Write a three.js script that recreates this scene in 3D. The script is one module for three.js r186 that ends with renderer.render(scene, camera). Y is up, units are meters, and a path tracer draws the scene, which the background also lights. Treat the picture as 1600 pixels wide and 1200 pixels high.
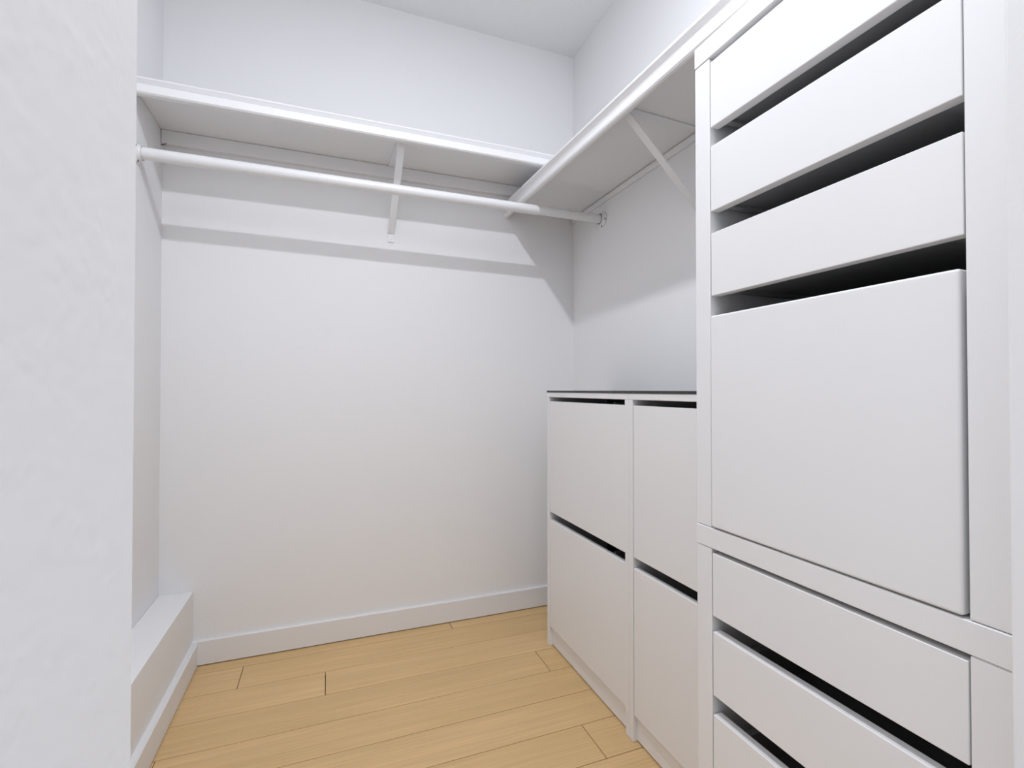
import * as THREE from 'three';
import { RoundedBoxGeometry } from 'three/addons/geometries/RoundedBoxGeometry.js';
import { RectAreaLightUniformsLib } from 'three/addons/lights/RectAreaLightUniformsLib.js';
import { mergeGeometries } from 'three/addons/utils/BufferGeometryUtils.js';

// ---------------------------------------------------------------- camera, lights, exposure
const W = 1600, H = 1200;
const scene = new THREE.Scene();
scene.background = new THREE.Color(0x9aa3ad);
const FOCAL = 757;                                              // pixels at 1600 x 1200
const camera = new THREE.PerspectiveCamera(2 * Math.atan(H / 2 / FOCAL) * 180 / Math.PI, W / H, 0.02, 30);
camera.position.set(0, 0.94, 0);
{
  const yaw = 20.83 * Math.PI / 180, pitch = 0.68 * Math.PI / 180;
  camera.rotation.order = 'YXZ';
  camera.rotation.set(pitch, -yaw, 0);
}
scene.add(camera);

const EXPOSURE = 1.0;
const BULB = { x: 0.20, z: -0.56, size: 0.05, cd: 4.45, glow: 0.5, color: new THREE.Color().setRGB(0.95, 0.98, 1.06) };
const FILL_PANELS = { nits: 4.7, glow: 0.3, size: 0.9, spots: [[-0.9, 0.75], [1.1, 0.75], [0.1, 2.0]], color: new THREE.Color().setRGB(0.975, 0.985, 1.035) };

const renderer = new THREE.WebGLRenderer({ antialias: true });
renderer.toneMapping = THREE.LinearToneMapping;
renderer.toneMappingExposure = EXPOSURE;
renderer.shadowMap.enabled = true;
RectAreaLightUniformsLib.init();

// ---------------------------------------------------------------- helpers
let seed = 20240717;
const rnd = () => { seed = (seed * 1664525 + 1013904223) >>> 0; return seed / 4294967296; };
const used = new Map();
function numbered(n) { const k = used.get(n) || 0; used.set(n, k + 1); return k ? `${n}_${String(k).padStart(3, '0')}` : n; }
function tag(o, label, category, group) {
  o.userData.label = label; if (category) o.userData.category = category; if (group) o.userData.group = group; return o;
}
function metreUV(g) {
  const p = g.attributes.position, n = g.attributes.normal, uv = new Float32Array(p.count * 2);
  for (let i = 0; i < p.count; i++) {
    const ax = Math.abs(n.getX(i)), ay = Math.abs(n.getY(i)), az = Math.abs(n.getZ(i));
    let u, v;
    if (ay >= ax && ay >= az) { u = p.getX(i); v = p.getZ(i); } else if (ax >= az) { u = p.getZ(i); v = p.getY(i); } else { u = p.getX(i); v = p.getY(i); }
    uv[2 * i] = u; uv[2 * i + 1] = v;
  }
  g.setAttribute('uv', new THREE.BufferAttribute(uv, 2)); return g;
}
// box between two corners, arrises rounded by r
function box(x0, x1, y0, y1, z0, z1, r = 0) {
  const dx = x1 - x0, dy = y1 - y0, dz = z1 - z0;
  const g = r > 0 ? new RoundedBoxGeometry(dx, dy, dz, 2, Math.min(r, dx / 2.1, dy / 2.1, dz / 2.1)) : new THREE.BoxGeometry(dx, dy, dz);
  g.translate((x0 + x1) / 2, (y0 + y1) / 2, (z0 + z1) / 2);
  return metreUV(g);
}
// profile (list of [a, b]) extruded: axis 'x' -> (a,b) = (z,y); axis 'z' -> (a,b) = (x,y); axis 'y' -> (a,b) = (x,z)
function prism(pts, axis, from, to) {
  const s = new THREE.Shape(pts.map(p => new THREE.Vector2(p[0], axis === 'y' ? -p[1] : p[1])));
  const g = new THREE.ExtrudeGeometry(s, { depth: to - from, bevelEnabled: false, steps: 1 });
  if (axis === 'x') { g.rotateY(-Math.PI / 2); g.translate(to, 0, 0); g.translate(0, 0, 0); }
  else if (axis === 'y') { g.rotateX(-Math.PI / 2); g.translate(0, from, 0); }
  else g.translate(0, 0, from);
  return metreUV(g);
}
function solid(name, geo, mat, parent) {
  const m = new THREE.Mesh(Array.isArray(geo) ? mergeGeometries(geo.map(g => g.index ? g.toNonIndexed() : g)) : geo, mat);
  m.castShadow = true; m.receiveShadow = true;
  if (parent) { m.name = name; parent.add(m); } else { m.name = numbered(name); scene.add(m); }
  return m;
}
function struct(name, geo, mat, label) {
  const m = solid(name, geo, mat); m.userData.kind = 'structure'; if (label) m.userData.label = label; return m;
}
// a Group at the thing's base; parts are modelled in world metres and shifted into it
function thing(name, label, category, base, group) {
  const o = new THREE.Group(); o.name = numbered(name); o.position.set(...base); scene.add(o);
  return tag(o, label, category, group);
}
function part(name, geo, mat, t, root) {                 // root: thing whose base offset applies (for sub-parts)
  const base = (root || t).position, g = Array.isArray(geo) ? mergeGeometries(geo.map(q => q.index ? q.toNonIndexed() : q)) : geo;
  g.translate(-base.x, -base.y, -base.z);
  return solid(name, g, mat, t);
}

// ---------------------------------------------------------------- textures and materials
function hashNoise(w, h, cell, sd) {                     // tileable value noise
  const gw = Math.max(1, Math.round(w / cell[0])), gh = Math.max(1, Math.round(h / cell[1]));
  let s = sd >>> 0; const r = () => { s = (s * 1664525 + 1013904223) >>> 0; return s / 4294967296; };
  const t = new Float32Array(gw * gh); for (let i = 0; i < t.length; i++) t[i] = r();
  const out = new Float32Array(w * h), sm = x => x * x * (3 - 2 * x);
  for (let y = 0; y < h; y++) for (let x = 0; x < w; x++) {
    const fx = x / w * gw, fy = y / h * gh, ix = Math.floor(fx), iy = Math.floor(fy), a = sm(fx - ix), b = sm(fy - iy);
    const q = (i, j) => t[(j % gh) * gw + (i % gw)];
    out[y * w + x] = (q(ix, iy) * (1 - a) + q(ix + 1, iy) * a) * (1 - b) + (q(ix, iy + 1) * (1 - a) + q(ix + 1, iy + 1) * a) * b;
  }
  return out;
}
function texture(w, h, fn, srgb, rx, ry) {
  const d = new Uint8Array(w * h * 4);
  for (let i = 0; i < w * h; i++) { const c = fn(i); d[4 * i] = c[0]; d[4 * i + 1] = c[1]; d[4 * i + 2] = c[2]; d[4 * i + 3] = 255; }
  const t = new THREE.DataTexture(d, w, h, THREE.RGBAFormat);
  t.wrapS = t.wrapT = THREE.RepeatWrapping; t.magFilter = THREE.LinearFilter; t.minFilter = THREE.LinearMipmapLinearFilter; t.generateMipmaps = true;
  if (srgb) t.colorSpace = THREE.SRGBColorSpace;
  t.repeat.set(rx, ry); t.needsUpdate = true; return t;
}
const S = 512;
const na = hashNoise(S, S, [7, 7], 11), nb = hashNoise(S, S, [16, 16], 12), nc = hashNoise(S, S, [64, 64], 13);
const orangePeel = texture(S, S, i => { const v = 255 * Math.min(1, Math.max(0, 0.45 * na[i] + 0.4 * nb[i] + 0.15 * nc[i])); return [v, v, v]; }, false, 1 / 0.22, 1 / 0.22);
const brushA = hashNoise(S, S, [90, 3], 21), brushB = hashNoise(S, S, [40, 8], 22);
const brushMarks = texture(S, S, i => { const v = 255 * (0.6 * brushA[i] + 0.4 * brushB[i]); return [v, v, v]; }, false, 1 / 0.35, 1 / 0.2);

const paint = (v, rough, extra = {}) => new THREE.MeshPhysicalMaterial({ color: new THREE.Color().setRGB(v, v, v * 1.004), roughness: rough, ...extra });
const wallPaint = paint(0.92, 0.85, { bumpMap: orangePeel, bumpScale: 0.00018 });
const ceilingPaint = paint(0.92, 0.95, { bumpMap: orangePeel, bumpScale: 0.0012 });
const trimPaint = paint(0.88, 0.45, { bumpMap: brushMarks, bumpScale: 0.00012 });
const shelfPaint = paint(0.92, 0.5, { bumpMap: brushMarks, bumpScale: 0.0001 });
const carpet = paint(0.46, 1.0, { bumpMap: orangePeel, bumpScale: 0.004 });
const rodPaint = paint(0.88, 0.3);
const laminate = paint(0.90, 0.38, { clearcoat: 0.15, clearcoatRoughness: 0.3 });
const foilFront = paint(0.90, 0.42);
const drawerGapShade = paint(0.34, 0.7);  // interior grey with the shade of the drawer gaps put into the colour
const trayGapShade = paint(0.022, 0.55);  // dark plastic trays; near-black also stands in for shade in the flap gaps
const darkGlass = paint(0.03, 0.25);
const runnerSteel = new THREE.MeshStandardMaterial({ color: new THREE.Color().setRGB(0.16, 0.16, 0.165), roughness: 0.45, metalness: 0.6 });
const screwDark = new THREE.MeshStandardMaterial({ color: new THREE.Color().setRGB(0.03, 0.03, 0.03), roughness: 0.5, metalness: 0.4 });
const subfloorMat = paint(0.06, 0.9);

// pale bamboo-like planks: fine fibres along x
const GW = 1024, GH = 256;
const g1 = hashNoise(GW, GH, [110, 2], 31), g2 = hashNoise(GW, GH, [260, 9], 32), g3 = hashNoise(GW, GH, [40, 1.5], 33), g4 = hashNoise(GW, GH, [200, 60], 34);
const grain = texture(GW, GH, i => {
  let k = 0.5 * g1[i] + 0.25 * g2[i] + 0.15 * g3[i] + 0.25 * g4[i] - 0.55;
  const fleck = g3[i] > 0.93 ? -0.05 : 0;
  k = 1 + 0.13 * k + fleck;
  return [Math.min(255, 226 * k), Math.min(255, 190 * k), Math.min(255, 137 * (k + 0.02 * (g4[i] - 0.5)))];
}, true, 1 / 1.3, 1 / 0.33);
const grainBump = texture(GW, GH, i => { const v = 255 * (0.6 * g1[i] + 0.4 * g3[i]); return [v, v, v]; }, false, 1 / 1.3, 1 / 0.33);
const plankMats = [1, 0.965, 1.02, 0.985].map((k, i) => new THREE.MeshPhysicalMaterial({
  color: new THREE.Color().setRGB(k * 0.985, k * 0.985, k * (0.97 + 0.01 * i)), map: grain, roughness: 0.42, bumpMap: grainBump, bumpScale: 0.00008 }));

// ---------------------------------------------------------------- the room shell
const XL = -0.525, XR = 1.034, ZB = -1.94, ZF = -0.22, ZO = -0.10, CEIL = 2.445;
const BX0 = -2.2, BX1 = 2.4, BZ1 = 3.2, T = 0.12;                  // unseen bedroom on the camera's side, built to light the closet
struct('wall_back', box(XL - T, XR + T, -0.05, CEIL + 0.1, ZB - T, ZB), wallPaint, 'white painted back wall of the closet');
struct('wall_left', box(XL - T, XL, -0.05, CEIL + 0.1, ZB, ZF), wallPaint, 'white painted left side wall of the closet');
struct('wall_right', box(XR, XR + T, -0.05, CEIL + 0.1, ZB, ZF), wallPaint, 'white painted right side wall of the closet');
{ // front wall with the doorway the camera looks through; its drywall returns show at both edges of the view
  const DX0 = -0.067, DX1 = 0.505, DH = 2.05;
  const s = new THREE.Shape([[BX0 - T, -0.05], [BX1 + T, -0.05], [BX1 + T, CEIL + 0.1], [BX0 - T, CEIL + 0.1]].map(p => new THREE.Vector2(...p)));
  s.holes.push(new THREE.Path([[DX0, -0.04], [DX0, DH], [DX1, DH], [DX1, -0.04]].map(p => new THREE.Vector2(...p))));
  const b = 0.003;
  const g = new THREE.ExtrudeGeometry(s, { depth: ZO - ZF - 2 * b, bevelEnabled: true, bevelThickness: b, bevelSize: b, bevelOffset: -b, bevelSegments: 3 });
  g.translate(0, 0, ZF + b);
  struct('wall_front', metreUV(g), wallPaint, 'white textured wall around the closet doorway, seen at both edges of the view');
}
struct('wall_bedroom_left', box(BX0 - T, BX0, -0.05, CEIL + 0.1, ZO, BZ1 + T), wallPaint);
struct('wall_bedroom_right', box(BX1, BX1 + T, -0.05, CEIL + 0.1, ZO, BZ1 + T), wallPaint);
struct('wall_bedroom_back', box(BX0, BX1, -0.05, CEIL + 0.1, BZ1, BZ1 + T), wallPaint);
struct('ceiling', box(BX0 - T, BX1 + T, CEIL, CEIL + 0.1, ZB - T, BZ1 + T), ceilingPaint, 'white textured ceiling over the closet');

// floor: planks laid along x, 132.5 mm wide, joints staggered as in the photograph
const floor = new THREE.Group(); floor.name = numbered('floor'); floor.userData = { kind: 'structure', label: 'pale honey coloured plank floor of the closet' }; scene.add(floor);
solid('subfloor', box(BX0, BX1, -0.06, -0.0125, ZB, BZ1), subfloorMat, floor);
{
  const SILL = (ZF + ZO) / 2, PW = 0.1325, L = 1.21, gap = 0.001, first = -1.8745;
  const fixed = { 0: 0.463, 1: -0.263, 2: -0.003, 3: 0.701 };
  let row = 0;
  for (let z0 = first - PW; z0 < SILL; z0 += PW, row++) {
    const za = Math.max(z0, ZB), zb = Math.min(z0 + PW, SILL); if (zb - za < 0.01) continue;
    const lo = XL, hi = XR;
    const j0 = row in fixed ? fixed[row] : (row === 4 ? 0.806 : row === 5 ? 0.815 : row === 6 ? 0.67 : rnd() * L);
    let x = j0 - L * Math.ceil((j0 - lo) / L + 0.001);
    for (; x < hi; x += L) {
      const xa = Math.max(x, lo), xb = Math.min(x + L, hi); if (xb - xa < 0.02) continue;
      const g = box(xa + gap, xb - gap, -0.012, 0, za + gap, zb - gap, 0.001);
      const uv = g.attributes.uv, du = rnd() * 7, dv = rnd() * 5;
      for (let i = 0; i < uv.count; i++) uv.setXY(i, uv.getX(i) + du, uv.getY(i) + dv);
      solid('plank', g, plankMats[Math.floor(rnd() * plankMats.length)], floor);
    }
  }
}
{ // unseen grey carpet, added for neutral bounce light, begins under the doorway
  struct('floor_bedroom', box(BX0, BX1, -0.0124, 0.004, (ZF + ZO) / 2 + 0.0005, BZ1), carpet, 'plain grey carpet added unseen outside the closet for neutral bounce light');
}
// skirting boards: flat white board with an eased top arris, hairline gap above the planks
const LEDGE_X = -0.426;
{
  const hb = 0.086, t = 0.014, e = 0.003;
  struct('baseboard_back', prism([[ZB, 0.004], [ZB + t, 0.004], [ZB + t, hb - e], [ZB + t - e, hb], [ZB, hb]].map(p => [p[0], p[1]]), 'x', LEDGE_X, XR), trimPaint, 'flat white baseboard along the back wall');
  struct('baseboard_left', prism([[LEDGE_X, 0.004], [LEDGE_X + 0.017, 0.004], [LEDGE_X + 0.017, 0.08 - e], [LEDGE_X + 0.017 - e, 0.08], [LEDGE_X, 0.08]], 'z', ZB + t, ZF), trimPaint, 'flat white baseboard along the low ledge on the left');
  struct('baseboard_right', prism([[XR, 0.004], [XR, hb], [XR - t + e, hb], [XR - t, hb - e], [XR - t, 0.004]], 'z', ZB + t, -1.66), trimPaint);
  struct('trim_1', box(XL, LEDGE_X, -0.01, 0.252, ZB, ZF, 0.003), wallPaint, 'low boxed-in white ledge along the foot of the left wall');
}

// ---------------------------------------------------------------- closet lamp, added fill panels
{
  const t = thing('ceiling_lamp', 'small round white puck lamp on the closet ceiling above the floor', 'lamp', [BULB.x, CEIL, BULB.z]);
  const lathe = pts => new THREE.LatheGeometry(pts.map(p => new THREE.Vector2(p[0], p[1])), 40);
  solid('housing', lathe([[0, -0.0225], [0.0345, -0.0225], [0.0375, -0.026], [0.041, -0.025], [0.046, -0.006], [0.046, 0], [0, 0]]), trimPaint, t);
  const lens = lathe([[0, -0.0258], [0.030, -0.0252], [0.0338, -0.0228], [0, -0.0226]]);
  solid('lens', lens, new THREE.MeshStandardMaterial({ color: 0xffffff, emissive: BULB.color, emissiveIntensity: BULB.glow, roughness: 0.5 }), t);
  const l = new THREE.RectAreaLight(BULB.color, BULB.cd / (BULB.size * BULB.size), BULB.size, BULB.size);
  l.position.set(BULB.x, CEIL - 0.0272, BULB.z); l.rotation.x = -Math.PI / 2; l.name = 'lamp_light'; scene.add(l);
}
FILL_PANELS.spots.forEach(([x, z], i) => {  // unseen glowing panels, added only to fill the closet with soft light
  const t = thing('added_fill_panel', ['added square fill panel on unseen bedroom ceiling left of the door', 'added square fill panel on unseen bedroom ceiling right of the door', 'added square fill panel on unseen bedroom ceiling furthest from closet'][i], 'lamp', [x, CEIL, z]);
  const h = FILL_PANELS.size / 2;
  solid('frame', [box(-h - 0.02, -h, -0.03, 0, -h, h), box(h, h + 0.02, -0.03, 0, -h, h), box(-h - 0.02, h + 0.02, -0.03, 0, -h - 0.02, -h), box(-h - 0.02, h + 0.02, -0.03, 0, h, h + 0.02)], trimPaint, t);
  solid('diffuser', box(-h, h, -0.024, -0.004, -h, h), new THREE.MeshStandardMaterial({ color: 0xffffff, emissive: FILL_PANELS.color, emissiveIntensity: FILL_PANELS.glow, roughness: 0.6 }), t);
  const l = new THREE.RectAreaLight(FILL_PANELS.color, FILL_PANELS.nits, FILL_PANELS.size, FILL_PANELS.size); l.position.set(x, CEIL - 0.028, z); l.rotation.x = -Math.PI / 2; l.name = 'fill_light'; scene.add(l);
});

// ---------------------------------------------------------------- tall white drawer unit
const XF = 0.62;
{
  const Z0 = -0.6985, Z1 = -0.2240, ZI0 = -0.6631, ZI1 = -0.3027, XB = 1.018;
  const R = { top: [1.5201, 1.5561], mid: [0.6664, 0.7014], low: [0.036, 0.07] };
  const t = thing('drawer_unit', 'tall white storage unit with stacked drawers and a square door, nearest the doorway', 'cabinet', [(XF + XB) / 2, 0, (Z0 + Z1) / 2]);
  const post = (z0, z1, y0, y1) => part('side_panel', box(XF + 0.0008, XB, y0, y1, z0, z1, 0.0022), laminate, t);
  for (const [a, b] of [[Z0, ZI0], [ZI1, Z1]]) { post(a, b, R.mid[1] + 0.0006, R.top[0] - 0.0006); post(a, b, R.low[1] + 0.0006, R.mid[0] - 0.0006); }
  for (const k of ['top', 'mid', 'low']) part('rail_panel', box(XF, XB, R[k][0], R[k][1], Z0, Z1, 0.0016), laminate, t);
  part('plinth', box(XF + 0.02, XB, 0.0005, R.low[0] - 0.0003, Z0 + 0.004, Z1 - 0.004), laminate, t);
  part('back_panel', [box(XB - 0.004, XB - 0.0005, R.mid[1], R.top[0], ZI0, ZI1), box(XB - 0.004, XB - 0.0005, R.low[1], R.mid[0], ZI0, ZI1)], drawerGapShade, t);
  const drawers = [[1.3956, 1.5103], [1.2493, 1.3629], [1.1024, 1.2113], [0.5513, 0.6587], [0.4156, 0.5243], [0.2759, 0.383], [0.1361, 0.2432], [0.078, 0.118]];
  for (const [y0, y1] of drawers) {
    const za = ZI0 + 0.0025, zb = ZI1 - 0.0012, dep = 0.375;
    const d = part('drawer', box(XF + 0.001, XF + 0.0185, y0, y1, za, zb, 0.0012), foilFront, t);
    for (const [p, q] of [[za + 0.012, za + 0.024], [zb - 0.024, zb - 0.012]]) part('drawer_side', box(XF + 0.0186, XF + dep, y0 + 0.004, y0 + 0.072, p, q), drawerGapShade, d, t);
    part('drawer_back', box(XF + dep - 0.012, XF + dep, y0 + 0.014, y0 + 0.07, za + 0.0241, zb - 0.0241), drawerGapShade, d, t);
    part('drawer_bottom', box(XF + 0.0186, XF + dep - 0.0121, y0 + 0.010, y0 + 0.0138, za + 0.0241, zb - 0.0241), drawerGapShade, d, t);
    for (const [p, q] of [[ZI0 + 0.0003, za + 0.0118], [zb - 0.0118, ZI1 - 0.0003]]) part('runner', [box(XF + 0.03, XF + 0.37, y0 + 0.014, y0 + 0.02, p, q), box(XF + 0.03, XF + 0.37, y0 + 0.034, y0 + 0.04, p, q), box(XF + 0.03, XF + 0.37, y0 + 0.02, y0 + 0.034, p + 0.003, q - 0.004)], runnerSteel, t);
  }
  const door = part('door', box(XF - 0.0015, XF + 0.0165, 0.7039, 1.0677, ZI0 + 0.0022, ZI1 - 0.004, 0.0035), foilFront, t);
  door.userData.label = 'large square flat front';
  for (const [p, q] of [[ZI0 + 0.0145, ZI0 + 0.0265], [ZI1 - 0.028, ZI1 - 0.016]]) part('door_side', box(XF + 0.0166, XF + 0.39, 0.709, 1.03, p, q), drawerGapShade, door, t);
}

// ---------------------------------------------------------------- two white shoe cabinets under a thin dark panel
function shoeCabinet(z0, z1, label) {
  const xf = 0.765, xb = 1.018, top = 0.930;
  const t = thing('shoe_cabinet', label, 'cabinet', [(xf + xb) / 2, 0, (z0 + z1) / 2], 'shoe cabinets along the right wall');
  const p = 0.0175;
  part('side_panel', box(xf, xb, 0.0005, top - 0.0173, z0, z0 + p, 0.0012), laminate, t);
  part('side_panel', box(xf, xb, 0.0005, top - 0.0173, z1 - p, z1, 0.0012), laminate, t);
  part('top_panel', box(xf, xb, top - 0.017, top, z0, z1, 0.0012), laminate, t);
  part('plinth', box(xf + 0.012, xf + 0.026, 0.004, 0.068, z0 + p + 0.0002, z1 - p - 0.0002, 0.0012), laminate, t);
  part('bottom_panel', box(xf + 0.027, xb - 0.006, 0.05, 0.066, z0 + p + 0.0002, z1 - p - 0.0002), trayGapShade, t);
  part('middle_shelf', box(xf + 0.06, xb - 0.006, 0.470, 0.484, z0 + p + 0.0002, z1 - p - 0.0002), trayGapShade, t);
  part('back_panel', box(xb - 0.005, xb - 0.001, 0.01, top - 0.018, z0 + p + 0.0002, z1 - p - 0.0002), trayGapShade, t);
  for (const [y0, y1] of [[0.072, 0.463], [0.4915, 0.8975]]) {
    const f = part('flap', box(xf + 0.002, xf + 0.0185, y0, y1, z0 + p + 0.002, z1 - p - 0.002, 0.0014), foilFront, t);
    part('tray', [box(xf + 0.0188, xf + 0.14, y0 + 0.03, y0 + 0.034, z0 + p + 0.03, z1 - p - 0.03), box(xf + 0.10, xf + 0.104, y0 + 0.0342, y0 + 0.2, z0 + p + 0.03, z1 - p - 0.03)], trayGapShade, f, t);
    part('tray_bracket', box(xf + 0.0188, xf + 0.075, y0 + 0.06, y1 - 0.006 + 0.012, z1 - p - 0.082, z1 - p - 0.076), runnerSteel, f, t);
  }
  return t;
}
shoeCabinet(-1.6425, -1.1205, 'white two-flap shoe cabinet on the left, standing near the back wall');
shoeCabinet(-1.1195, -0.7, 'white two-flap shoe cabinet on the right, half hidden behind the tall drawer unit');
tag(solid('cabinet_top', box(0.7635, 1.018, 0.9302, 0.9368, -1.6435, -0.7, 0.0008), darkGlass), 'thin dark panel lying across the tops of both white shoe cabinets', 'panel');

// ---------------------------------------------------------------- painted closet shelves
{
  const t = thing('closet_shelf', 'white painted shelf running along the back wall above the hanging rod', 'shelf', [(XL + XR) / 2, 1.812, -1.8]);
  const a = XL + 0.001, b = XR - 0.001;
  const nose = [[-1.667, 1.812], [-1.6545, 1.8285], [-1.6545, 1.8315], [-1.656, 1.833]];
  part('shelf_board', prism([[ZB + 0.0005, 1.812], ...nose, [ZB + 0.0005, 1.833]], 'x', a, b), shelfPaint, t);
  part('front_trim', prism([[-1.668, 1.7835], [-1.6665, 1.781], [-1.649, 1.781], [-1.645, 1.785], [-1.645, 1.8055], [-1.647, 1.808], [-1.658, 1.808], [-1.659, 1.8118], [-1.668, 1.8118]], 'x', a, b), shelfPaint, t);
  part('wall_cleat', box(a, b, 1.766, 1.8112, ZB + 0.0003, ZB + 0.019, 0.002), shelfPaint, t);
}
{ // the right shelf sits a little lower and runs slightly out of square with the wall
  const z0 = ZB + 0.001, z1 = ZF - 0.004, fx = z => 0.6955 + (z - ZB) * 0.0345;
  const t = thing('closet_shelf', 'white painted shelf on the right wall above the cabinets, with moulded front edge', 'shelf', [XR, 1.71, (z0 + z1) / 2]);
  part('shelf_board', prism([[fx(z0) + 0.0215, z0], [fx(z1) + 0.0215, z1], [XR - 0.0005, z1], [XR - 0.0005, z0]], 'y', 1.7125, 1.7315), shelfPaint, t);
  // lip, cove underneath it, then a bead that rounds back under the board
  const prof = [[0.0212, 1.6765], [0.014, 1.6745], [0.0085, 1.6765], [0.0055, 1.681], [0.0045, 1.687], [0.0055, 1.693], [0.0075, 1.6955], [0.0125, 1.6965], [0.0128, 1.701], [0.0118, 1.7085], [0.0088, 1.7165], [0.0045, 1.7225], [0.0005, 1.7255], [0, 1.727], [0, 1.7315], [0.002, 1.7335], [0.0075, 1.7335], [0.0075, 1.732], [0.0212, 1.7318]];
  const len = z1 - z0, g = prism(prof, 'z', 0, len), p = g.attributes.position;
  for (let i = 0; i < p.count; i++) { const z = z0 + p.getZ(i); p.setXYZ(i, p.getX(i) + fx(z), p.getY(i), z); }
  g.computeVertexNormals(); part('front_trim', g, shelfPaint, t);
  part('wall_cleat', box(XR - 0.009, XR - 0.0004, 1.689, 1.7102, z0 + 0.001, z1, 0.002), shelfPaint, t);
}
// strap bracket in its own frame: wall at u = 0, out along +u, v up; strap width along w
function strapBracket(label, reach, drop, foot, place) {
  const w = 0.0125, th = 0.004;
  const o = new THREE.Group(); o.name = numbered('shelf_bracket'); scene.add(o); tag(o, label, 'bracket');
  const P = (name, g, parent = o) => solid(name, g, shelfPaint, parent);
  P('arm', box(0.0205, reach, -th, 0, -w, w, 0.0012));
  const dx = reach - 0.012, len = Math.hypot(dx, drop), ang = Math.atan2(drop, dx);
  const d = box(0, len, -th / 2, th / 2, -w, w, 0.0012); d.rotateZ(ang); d.translate(0.005, -drop - th, 0); P('brace', d);
  const f = P('foot', box(0.0003, th, -drop - th - foot, -drop + 0.001, -w, w, 0.0012));
  const s = new THREE.SphereGeometry(0.0042, 14, 8, 0, Math.PI * 2, 0, Math.PI / 2); s.scale(1, 0.5, 1); s.rotateZ(-Math.PI / 2); s.translate(th - 0.0002, -drop - th - foot * 0.62, 0);
  P('screw', s, f);
  place(o); return o;
}
strapBracket('white painted strap bracket bracing the back shelf, behind the rod', 0.262, 0.256, 0.034, o => { o.position.set(0.229, 1.8117, ZB); o.rotation.y = -Math.PI / 2 + 0.03; });
strapBracket('white painted strap bracket bracing the right shelf next to the drawer unit', 0.285, 0.235, 0.034, o => { o.position.set(XR, 1.7122, -1.14); o.rotation.y = Math.PI + 0.05; });

// ---------------------------------------------------------------- hanging rod
{
  const A = new THREE.Vector3(XL, 1.634, -1.708), B = new THREE.Vector3(XR, 1.6265, -1.690);
  const t = thing('hanging_rod', 'white telescopic closet rod spanning wall to wall under the back shelf', 'rod', [0, 1.63, -1.7]);
  const dir = B.clone().sub(A).normalize(), q = new THREE.Quaternion().setFromUnitVectors(new THREE.Vector3(0, 1, 0), dir);
  const L = A.distanceTo(B), split = (0.752 - XL) / (XR - XL) * L;
  const tube = (r0, r, from, to) => {
    const g = new THREE.LatheGeometry([[r0, from], [r - 0.001, from], [r, from + 0.001], [r, to - 0.001], [r - 0.001, to], [r0, to], [r0, from]].map(p => new THREE.Vector2(p[0], p[1])), 36);
    g.applyQuaternion(q); g.translate(A.x, A.y, A.z); return g;
  };
  part('outer_tube', tube(0.0163, 0.018, 0.012, split), rodPaint, t);
  part('inner_tube', tube(0.0145, 0.0160, split - 0.12, L - 0.012), rodPaint, t);
  for (const [end, s] of [[A, 1], [B, -1]]) {
    const g = new THREE.LatheGeometry([[0, 0.0004], [0.031, 0.0004], [0.032, 0.0022], [0.0305, 0.004], [0.0225, 0.0055], [0.0215, 0.014], [0.0195, 0.0145], [0.0195, 0.006], [0, 0.006]].map(p => new THREE.Vector2(p[0], p[1])), 36);
    g.rotateZ(-s * Math.PI / 2); g.translate(end.x, end.y, end.z);
    const f = part('end_flange', g, rodPaint, t);
    const angs = s > 0 ? [121, 282, 30] : [-11, -86, 110];
    for (const a of angs) {
      const h = new THREE.CylinderGeometry(0.0032, 0.0032, 0.002, 14); h.rotateZ(Math.PI / 2);
      h.translate(end.x + s * 0.0046, end.y + 0.0266 * Math.sin(a * Math.PI / 180), end.z + 0.0266 * Math.cos(a * Math.PI / 180));
      part('screw', h, screwDark, f, t);
    }
  }
}
{ // bent nail left in the left wall beside the corner
  const c = new THREE.CatmullRomCurve3([[XL - 0.004, 1.760, -1.925], [XL + 0.006, 1.761, -1.924], [XL + 0.014, 1.765, -1.923], [XL + 0.016, 1.772, -1.923]].map(p => new THREE.Vector3(...p)));
  tag(solid('nail', new THREE.TubeGeometry(c, 12, 0.0012, 8), screwDark), 'small dark bent nail in left wall beside corner below back shelf', 'nail');
}

renderer.render(scene, camera);
